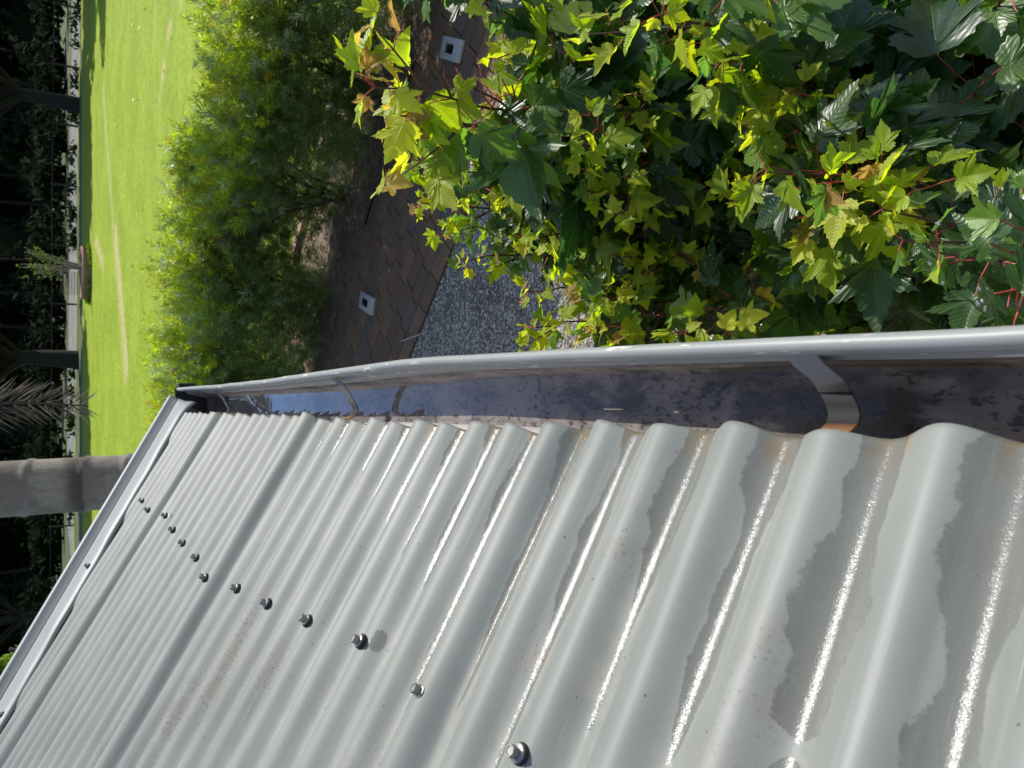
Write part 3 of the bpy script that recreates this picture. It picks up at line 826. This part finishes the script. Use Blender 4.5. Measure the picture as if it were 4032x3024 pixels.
# old growth filling the crown below the young tips
for k in range(66):
    X = rm.uniform(2250, 4050); Y = rm.uniform(-150, 1240)
    if X < 2900 and rm.uniform() < .88: continue
    d0 = 1.42 if X < 3000 else 1.22
    tp = at_dist(X, Y, d0+rm.uniform(0, .55))
    if tp[2] < .55 or tp[0] < .10: continue
    shoot(nearest_limb(tp), tp, rm, young_tip=False, r0=.006)
g = Node('maple_bark'); n = g.noise(g.obj(), 80, 4); c = g.mix(n, (.045, .022, .012), (.12, .055, .03))
M_bark = g.done(g.principled(Base_Color=c, Roughness=.55, Normal=g.bump(n, .3, .003)))
trunk.build('trunk', M_bark, maple); stems.build('branches', M_bark, maple)
g = Node('red_leaf_stalk'); pet.build('leaf_stalks', g.done(g.principled(Base_Color=(.42, .055, .045), Roughness=.4)), maple)
fol.build('foliage', leaf_mat('maple_leaf', .40, .36, veins=.10, spec=.8), maple)
young.build('new_leaves', leaf_mat('maple_new_leaf', .52, .42, veins=.2, spec=.4, tval=2.7), maple)
g = Node('rain_drop')
drops.build('rain_drops', g.done(g.principled(Base_Color=(.8, .85, .9), Roughness=.03, IOR=1.33, Transmission_Weight=.9)), maple)

# ---- fine leaved shrubs along the path
def needle_tufts(b, centers, dirs, lens, tints, rr, n=34, w=.0033):
    """each tuft: narrow leaves standing round a shoot"""
    for c, d, L, tn in zip(centers, dirs, lens, tints):
        d = unit(d); a1 = unit(np.cross(d, [.2, .3, 1.0])); a2 = np.cross(d, a1)
        t = rr.uniform(0, 1, n)**.8; an = rr.uniform(0, 6.28, n)
        p0 = c+d*(t*L)[:, None]
        out_ = a1*np.cos(an)[:, None]+a2*np.sin(an)[:, None]
        dd = unit(out_*rr.uniform(.5, 1.0, n)[:, None]+d*(.45+.5*t)[:, None])
        l = rr.uniform(.045, .088, n)[:, None]
        sd = unit(np.cross(dd, rr.normal(0, 1, (n, 3))))*w
        m = p0+dd*l*.5; e = p0+dd*l+np.array([0, 0, -.006])
        V = np.stack([p0, m+sd, e, m-sd], 1).reshape(-1, 3)
        f = np.arange(n*4).reshape(n, 4)
        tt = np.clip(tn[None]*(1+.25*rr.normal(0, 1, (n, 1))), .003, .9)
        b.add(V, [f], tint=np.repeat(tt, 4, 0))
M_needle = leaf_mat('narrow_leaf', .42, .34, veins=False, spec=.6)
M_twig = plain_paint('dark_twig', (.05, .035, .025), .7, .3)
def shrub_meshes(seed, ntuft=3400):
    rr = np.random.default_rng(seed)
    br, fo = MB(), MB()
    cen, dirs, lens, tints = [], [], [], []
    stems_ = []
    for k in range(7):
        an = k*.9+rr.normal(0, .3); e = np.array([math.cos(an)*rr.uniform(.25, .6), math.sin(an)*rr.uniform(.25, .6), rr.uniform(.9, 1.3)])
        P = bez([rr.normal(0, .06), rr.normal(0, .06), -.02], [e[0]*.25, e[1]*.25, .45], e, 9)+rr.normal(0, .012, (9, 3))
        br.tube(P, np.linspace(.020, .007, 9), 6); stems_.append(P)
        for m in range(8):
            q = P[rr.integers(3, 9)]; f_ = q+unit(np.array([rr.normal(), rr.normal(), rr.uniform(-.1, .9)]))*rr.uniform(.25, .55)
            Q = bez(q, q+(f_-q)*.5+[0, 0, .06], f_, 6)+rr.normal(0, .012, (6, 3))
            br.tube(Q, np.linspace(.006, .002, 6), 4)
    lump = [(rr.uniform(-.62, .62), rr.uniform(-.5, .5), rr.uniform(.26, 1.36), rr.uniform(.26, .44)) for _ in range(30)]
    while len(cen) < ntuft:
        lx, ly, lz, lr = lump[rr.integers(len(lump))]
        v = unit(rr.normal(0, 1, 3))
        p = np.array([lx, ly, lz])+v*lr*rr.uniform(.45, 1.05)*np.array([1, 1, .95])
        if p[2] < .05 or p[2] > 1.74: continue
        if .22 < p[2] < .85 and rr.uniform() < .55: continue
        d = unit(np.array([v[0], v[1], v[2]*.5+.75])+rr.normal(0, .25, 3))
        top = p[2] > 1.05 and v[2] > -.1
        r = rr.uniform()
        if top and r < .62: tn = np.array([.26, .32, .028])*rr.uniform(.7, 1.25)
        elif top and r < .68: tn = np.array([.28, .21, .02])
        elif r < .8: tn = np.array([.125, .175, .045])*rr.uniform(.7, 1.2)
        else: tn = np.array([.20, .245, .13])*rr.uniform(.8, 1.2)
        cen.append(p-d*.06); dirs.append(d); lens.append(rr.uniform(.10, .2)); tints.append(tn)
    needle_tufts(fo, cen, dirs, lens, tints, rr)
    return br, fo
protos = []
SH_LABEL = ['fine leaved shrub behind the far end of the gutter', 'fine leaved shrub behind the paver light nearest the gutter',
            'fine leaved shrub at the middle of the hedge over the brick path', 'fine leaved shrub with bare dark branches right of the hedge middle',
            'fine leaved shrub behind the topmost maple sprig', 'fine leaved shrub at the end of the hedge above the second paver light',
            'fine leaved shrub furthest back along the house']
spots = [(-.55, 10.55, 0.97, .4), (.45, 9.62, 1.0, 2.1), (1.40, 8.72, 1.0, 4.0), (2.30, 7.78, 1.02, 5.2), (3.15, 6.92, 1.03, .9), (4.05, 6.05, 1.06, 2.9), (-1.5, 11.5, .95, 3.3)]
for k, (x, y, s_, rz_) in enumerate(spots):
    x, y = x-.13, y-.13
    r_ = empty('narrow_leaf_shrub', SH_LABEL[k], 'shrub', (x, y, .02), rz_, 'hedge of fine leaved shrubs along the brick path')
    r_.scale = (s_, s_, s_)
    if k < 3:
        br, fo = shrub_meshes(100+k)
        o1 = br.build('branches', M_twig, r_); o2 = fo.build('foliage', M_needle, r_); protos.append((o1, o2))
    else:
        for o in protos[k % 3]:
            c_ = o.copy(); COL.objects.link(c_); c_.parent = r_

# ---- palm behind the roof
palm = empty('palm_tree', 'ringed grey palm trunk rising behind the roof verge with a dead hanging frond', 'palm', (-.52, 6.1, 0))
g = Node('palm_trunk'); o = g.obj(); ringa = g.attr('ring')
n = g.noise(g.scale(o, (1, 1, .25)), 40, 5, .65)
c = g.mix(g.step(g.noise(g.scale(o, (1, 1, 2.2)), 2.0, 3), .4, .62), (.20, .172, .150), (.31, .275, .24))
c = g.mix(g.math('MULTIPLY', g.step(n, .45, .7), .5), c, (.11, .09, .075))
c = g.mix(g.math('MULTIPLY', ringa, .85), c, (.062, .050, .042))
M_palm = g.done(g.principled(Base_Color=c, Roughness=.85, Normal=g.bump(n, .5, .01)))
rp_ = np.random.default_rng(31)
nz, na = 420, 40
zz = np.linspace(0, 7.2, nz); th = np.linspace(0, 2*math.pi, na+1)
rings = np.cumsum(rp_.uniform(.14, .34, 60)); rings = rings[rings < 7.2]
Rr = np.zeros((nz, na+1)); rg_ = np.zeros((nz, na+1))
for j, t_ in enumerate(th):
    z_ = zz+.035*math.sin(t_+.7)+.02*math.sin(2*t_)
    dr = np.zeros(nz); mk = np.zeros(nz)
    for q, r0 in enumerate(rings):
        dr += .012*np.exp(-((z_-r0)/.016)**2)
        up_ = np.clip((z_-r0)/.15, 0, 1)
        mk = np.maximum(mk, np.where((z_ > r0) & (q % 2 == 0), np.exp(-(up_*1.6)**4), 0))
    Rr[:, j] = .198-.004*zz+dr; rg_[:, j] = mk
lean = .012*zz
P = np.stack([Rr*np.cos(th)[None]-lean[:, None]*.3, Rr*np.sin(th)[None], zz[:, None]*np.ones((1, na+1))], -1)
b = MB(); b.grid(P, ring=rg_.ravel()); b.build('trunk', M_palm, palm)
M_deadfrond = leaf_mat('dead_frond', .25, .6, veins=False, spec=.3)
def frond(name, base, mids, tip, nl, L, tint, rr, mat, hang=0.8, upside=None):
    b = MB()
    P = bez(base, mids, tip, 40); T = unit(np.gradient(P, axis=0))
    b.tube(P, np.linspace(.020, .005, 40), 6, tint=np.asarray(tint)*.9)
    for k in range(nl):
        q = k/nl*.92+.08; i = min(39, int(q*39)); p = P[i]
        sd = unit(np.cross(T[i], [0, .35, 1.0])) if upside is None else np.asarray(upside, float)
        for sg in (1, -1):
            l = L*(1-.65*q)*rr.uniform(.75, 1.15)
            d = unit(sd*sg*.75+T[i]*.65+np.array([0, 0, -hang*rr.uniform(.2, .9)])+rr.normal(0, .12, 3))
            e = p+d*l; m = p+d*l*.5; w = unit(np.cross(d, rr.normal(0, 1, 3)))*.0045
            tt = np.asarray(tint)*rr.uniform(.6, 1.4)
            b.add(np.stack([p-w*.3, m-w, e, m+w]), [np.array([[0, 1, 2, 3]])], tint=tt)
            if rr.uniform() < .55:                      # frayed fibre at the leaf base
                e2 = p+unit(d+rr.normal(0, .5, 3))*.08
                b.add(np.stack([p, p+w*1.1, e2, p-w*1.1]), [np.array([[0, 1, 2, 3]])], tint=np.asarray(tint)*1.5)
    return b.build(name, mat, palm)
PL = np.array([-.52, 6.1, 0])
tipw = at_dist(350, 1600, 5.45); topw = at_dist(-20, 1640, 5.55)
f0 = np.array([.14, 0, 3.35]); f2 = tipw-PL; fm = (topw-PL)+np.array([.02, 0, .22])
frond('dead_frond', f0, 2*fm-.5*(f0+f2), f2, 150, .42, (.095, .080, .064), rp_, M_deadfrond, .7, upside=(1, .1, 0))

# ---- far side of the lawn: road, fence, trees
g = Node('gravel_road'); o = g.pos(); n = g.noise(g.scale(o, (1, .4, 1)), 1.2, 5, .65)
c = g.mix(n, (.06, .058, .056), (.27, .265, .27))  # dark noise blotches put broken tree shade into the road colour
b = MB()
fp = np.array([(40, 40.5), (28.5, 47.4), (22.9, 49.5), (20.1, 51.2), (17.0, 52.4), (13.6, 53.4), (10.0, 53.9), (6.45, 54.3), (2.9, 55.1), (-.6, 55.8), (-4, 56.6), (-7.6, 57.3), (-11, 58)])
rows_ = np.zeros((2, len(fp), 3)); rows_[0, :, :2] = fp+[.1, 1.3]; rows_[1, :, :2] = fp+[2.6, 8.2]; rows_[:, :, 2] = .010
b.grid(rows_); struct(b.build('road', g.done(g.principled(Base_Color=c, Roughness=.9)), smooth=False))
g = Node('verge_grass'); n = g.noise(g.pos(), 1.5, 4); c = g.mix(n, (.17, .21, .03), (.30, .28, .08))
b = MB(); rows_ = np.zeros((2, len(fp), 3)); rows_[0, :, :2] = fp+[0, -.4]; rows_[1, :, :2] = fp+[2.7, 8.5]; rows_[:, :, 2] = .004
b.grid(rows_); struct(b.build('grass_verge', g.done(g.principled(Base_Color=c, Roughness=.9)), smooth=False))
fence = empty('paddock_fence', 'dark post and rail fence beyond the lawn, crossing in front of the pale road', 'fence', (0, 0, 0))
M_post = plain_paint('dark_timber', (.03, .026, .022), .8, .3)
rails = MB()
for k, (x, y) in enumerate(fp):
    b = MB(); b.box((x-.05, y-.05, 0), (x+.05, y+.05, 1.42)); b.build('post', M_post, fence, smooth=False)
for z in (.5, 1.32):
    b = MB(); b.tube(np.column_stack([fp, np.full(len(fp), z)]), .022 if z > 1 else .004, 6); b.build('rail', M_post, fence)

def cluster_crown(b, cen, rad, n, size, rr, tint, gap=.35):
    c_ = np.asarray(cen); rad = np.asarray(rad)
    lumps = [(unit(rr.normal(0, 1, 3))*rr.uniform(.2, .75), rr.uniform(.35, .55)) for _ in range(14)]
    V, Tn = [], []
    for _ in range(n):
        l, r = lumps[rr.integers(14)]
        p = c_+(l+unit(rr.normal(0, 1, 3))*r*rr.uniform(.5, 1))*rad
        a = unit(rr.normal(0, 1, 3)); d = unit(np.cross(a, rr.normal(0, 1, 3)))
        s = size*rr.uniform(.5, 1.2)
        V.append(np.stack([p-a*s, p+d*s*.45, p+a*s, p-d*s*.45])); Tn.append(np.repeat((np.asarray(tint)*rr.uniform(.5, 1.5))[None], 4, 0))
    V = np.concatenate(V)
    b.add(V, [np.arange(len(V)).reshape(-1, 4)], tint=np.concatenate(Tn))
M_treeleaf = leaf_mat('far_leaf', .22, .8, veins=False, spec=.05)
rf = np.random.default_rng(77)
M_gumtrunk = plain_paint('dark_trunk', (.008, .0065, .005), .8, .3)
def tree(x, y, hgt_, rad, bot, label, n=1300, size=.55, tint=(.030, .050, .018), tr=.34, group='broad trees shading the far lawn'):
    t_ = empty('broad_tree', label, 'tree', (x, y, 0), 0, group)
    b = MB(); b.tube(bez([0, 0, -.1], [.2, 0, bot*.6], [.1, .1, (bot+hgt_)/2], 9), np.linspace(tr, tr*.4, 9), 9)
    for k in range(5):
        an = k*1.26; e = np.array([math.cos(an)*rad*.6, math.sin(an)*rad*.5, (bot+hgt_)/2+rf.uniform(0, 1)])
        b.tube(bez([.1, 0, bot*.85], [e[0]*.3, e[1]*.3, bot+1], e, 6), np.linspace(tr*.45, .05, 6), 6)
    b.build('trunk', M_gumtrunk, t_)
    f = MB(); cluster_crown(f, (0, 0, (bot+hgt_)/2), (rad, rad*.55, (hgt_-bot)/2), n, size, rf, tint)
    f.build('crown', M_treeleaf, t_)
    return t_
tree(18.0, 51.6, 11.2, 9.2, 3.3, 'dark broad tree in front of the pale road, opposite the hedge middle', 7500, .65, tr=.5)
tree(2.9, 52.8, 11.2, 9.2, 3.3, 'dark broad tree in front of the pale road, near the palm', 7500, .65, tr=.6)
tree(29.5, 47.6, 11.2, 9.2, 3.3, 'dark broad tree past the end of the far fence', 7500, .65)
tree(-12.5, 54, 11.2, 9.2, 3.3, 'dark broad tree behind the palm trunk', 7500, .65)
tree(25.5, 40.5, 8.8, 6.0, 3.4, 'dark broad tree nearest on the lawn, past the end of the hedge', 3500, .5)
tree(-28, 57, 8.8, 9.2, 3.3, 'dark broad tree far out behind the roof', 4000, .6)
tree(-6.3, 21.5, 3.95, 1.15, 1.0, 'sunlit light green bushy tree behind the roof', 4200, .15, (.15, .21, .03), .12, None)
sh_ = tree(5.6, 8.4, 5.4, 2.2, 3.9, 'unseen leafy tree added right of the path lights to shade the gravel', 7000, .15, (.05, .09, .015), .09, None)
for c_ in sh_.children:  # added out-of-view tree: crown shifted and stretched to shade path and gravel
    if c_.name.startswith('crown'): c_.location = (-1.95, 0.15, 0.0); c_.rotation_euler = (0, 0, R_(-45)); c_.scale = (1.28, .95, 1.0)
# forest edge
g = Node('scrub_backdrop'); n = g.noise(g.pos(), .3, 5, .7); c = g.mix(n, (.006, .010, .004), (.022, .034, .012))
b = MB(); xs_ = np.linspace(-160, 160, 60); pr_ = [(0, -.2), (2, 4), (5, 9), (12, 13), (40, 17), (120, 19)]
b.grid(np.stack([np.stack([xs_, 103-.18*xs_+dy+2*np.sin(xs_*.13), np.full(60, z)+(.9*np.sin(xs_*.21)+.8*np.sin(xs_*.37+1))*(z > 1)], -1) for dy, z in pr_]))
struct(b.build('dark_backdrop', g.done(g.principled(Base_Color=c, Roughness=.95, Specular_IOR_Level=.1))))  # dark bank added behind the wood so no bright sky shows through
b = MB()
for k in range(46):
    x = -75+k*3.6+rf.normal(0, .8); y = 88-.18*x+rf.uniform(-1, 9); h_ = rf.uniform(13, 18.5)
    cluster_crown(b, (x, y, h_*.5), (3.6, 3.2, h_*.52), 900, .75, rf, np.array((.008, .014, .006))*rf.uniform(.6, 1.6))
    b.tube(np.array([[x, y-2.5, 0], [x+rf.normal(0, .3), y-2.5, h_*.6]]), [.22, .12], 6, tint=np.array([.035, .028, .022]))
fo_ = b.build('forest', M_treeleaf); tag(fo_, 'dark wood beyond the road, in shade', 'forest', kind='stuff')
b = MB()
for k in range(125):
    x = -70+k*1.25+rf.normal(0, .5); y = 67.5-.2*x+rf.uniform(0, 8)
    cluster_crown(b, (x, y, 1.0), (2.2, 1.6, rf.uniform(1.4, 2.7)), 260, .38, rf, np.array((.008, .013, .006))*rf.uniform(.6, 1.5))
for k in range(26):
    x = rf.uniform(-8, 27); yb = np.interp(x, fp[::-1, 0], fp[::-1, 1])
    cluster_crown(b, (x, yb+rf.uniform(.2, 1.0), .25), (rf.uniform(.4, 1.4), .5, rf.uniform(.25, .6)), 60, .2, rf, np.array((.014, .022, .009)))
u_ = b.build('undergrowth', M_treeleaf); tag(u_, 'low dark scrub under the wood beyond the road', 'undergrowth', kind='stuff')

# ---- round planter with a bare shrub on the far lawn
px, py = 6.75, 43.4
M_bedbrick = plain_paint('bed_brick', (.27, .16, .12), .8, .35)
pl = empty('round_planter', 'round low brick planter on the far edge of the lawn', 'planter', (px, py, 0))
b = MB(); th = np.linspace(0, 2*math.pi, 49)
pr = [(1.28, 0), (1.28, .30), (1.32, .31), (1.32, .40), (1.10, .40), (1.10, .28)]
b.grid(np.stack([np.stack([r*np.cos(th), r*np.sin(th), np.full(49, z)], -1) for r, z in pr]))
b.build('brick_rim', M_bedbrick, pl)
b = MB(); th2 = np.linspace(0, 2*math.pi, 33)
b.grid(np.stack([np.stack([r*np.cos(th2), r*np.sin(th2), np.full(33, .30+.05*(1.1-r))], -1) for r in (1.12, .6, .01)]))
b.build('soil', mulch_mat(), pl)
bs = empty('bare_shrub', 'half bare pale stemmed shrub with green tips standing in the round planter', 'shrub', (px+.25, py, .3))
st_, fo = MB(), MB(); rs = np.random.default_rng(8)
for k in range(16):
    e = np.array([rs.uniform(-.75, .8), rs.uniform(-.4, .4), rs.uniform(1.5, 2.75)])
    P = bez([rs.normal(.1, .1), rs.normal(0, .1), 0], [e[0]*.5, e[1]*.4, e[2]*.55], e, 9)+rs.normal(0, .02, (9, 3))
    st_.tube(P, np.linspace(.03, .01, 9), 5)
    for m in range(5):
        q = P[rs.integers(5, 9)]+rs.normal(0, .16, 3)
        cluster_crown(fo, q, (.14, .14, .14), 8, .06, rs, (.13, .18, .05))
st_.build('stems', plain_paint('pale_stem', (.26, .21, .17), .7, .2), bs); fo.build('foliage', M_treeleaf, bs)
wc = MB()
for k in range(15):
    wc.box((-.55+k*.078, -.4, 0), (-.535+k*.078, -.385, .95))
for k in range(9): wc.box((-.55, -.387, .02+k*.112), (.557, -.377, .034+k*.112))
wo = wc.build('wire_crate', plain_paint('brown_wire', (.10, .07, .055), .7, .2), smooth=False)
wo.location = (px-.62, py-.1, .34); tag(wo, 'brown wire mesh panel standing in the round planter', 'mesh panel')
so_ = MB(); rs2 = np.random.default_rng(9)
for k in range(90):
    an = rs2.uniform(0, 6.28); q = np.array([px+1.42*math.cos(an), py+1.42*math.sin(an), .10])
    cluster_crown(so_, q, (.16, .16, .14), 10, .07, rs2, (.13, .20, .02))
gr_ = so_.build('weeds', M_treeleaf); tag(gr_, 'unmown grass tufts round the foot of the planter', 'grass', kind='stuff')

# ---- fallen leaves on the lawn
g = Node('yellow_leaf'); M_fall = g.done(g.principled(Base_Color=(.50, .40, .04), Roughness=.6))
lm = MB(); lm.add(np.array([[-.05, 0, 0], [0, -.03, .012], [.06, 0, .02], [0, .035, .02]])*1.3, [np.array([[0, 1, 2, 3]])])
first = None; rl = np.random.default_rng(14)
for k in range(46):
    X = rl.uniform(420, 680); Y = rl.uniform(0, 1450) if k % 3 else rl.uniform(0, 500)
    p = on_ground(X, Y, .02)
    if p[0]+p[1] < 13: continue
    if first is None: o = lm.build('fallen_leaf', M_fall); first = o
    else: o = first.copy(); COL.objects.link(o)
    o.location = p; o.rotation_euler = (rl.uniform(0, .6), rl.uniform(0, .6), rl.uniform(0, 6)); s_ = rl.uniform(.5, 1.1); o.scale = (s_, s_, s_)
    tag(o, 'small yellow leaf lying on the sunny lawn', 'leaf', 'yellow leaves scattered over the lawn')

# ---- litter: twigs in the gutter, a stake on the gravel
def twig(p0, p1, r, col, label, name='twig', cat='twig'):
    b = MB(); P = bez(np.asarray(p0), (np.asarray(p0)+p1)/2+np.array([0, 0, r]), np.asarray(p1), 5)
    b.tube(P, [r, r*1.05, r, r*.95, r*.6], 6)
    return tag(b.build(name, plain_paint('dry_twig', col, .6, .25)), label, cat)
def in_gutter(X, Y, dz): q = ray(X, Y); return EYE+q*((-.441-dz)/q[2])
twig(in_gutter(2380, 1610, 0.1125), in_gutter(2452, 1611, 0.1125), .0011, (.55, .47, .33), 'pale straw lying in the gutter between the brackets')
twig(in_gutter(2657, 1620, 0.1125), in_gutter(2674, 1621, 0.1125), .0016, (.60, .55, .45), 'tiny pale chip lying in the gutter near the closest bracket', 'chip', 'chip')
twig(on_ground(1580, 1343, .035), on_ground(1680, 1308, .02), .006, (.42, .40, .38), 'thin grey stick lying across the path edge onto the gravel', 'stick', 'stick')
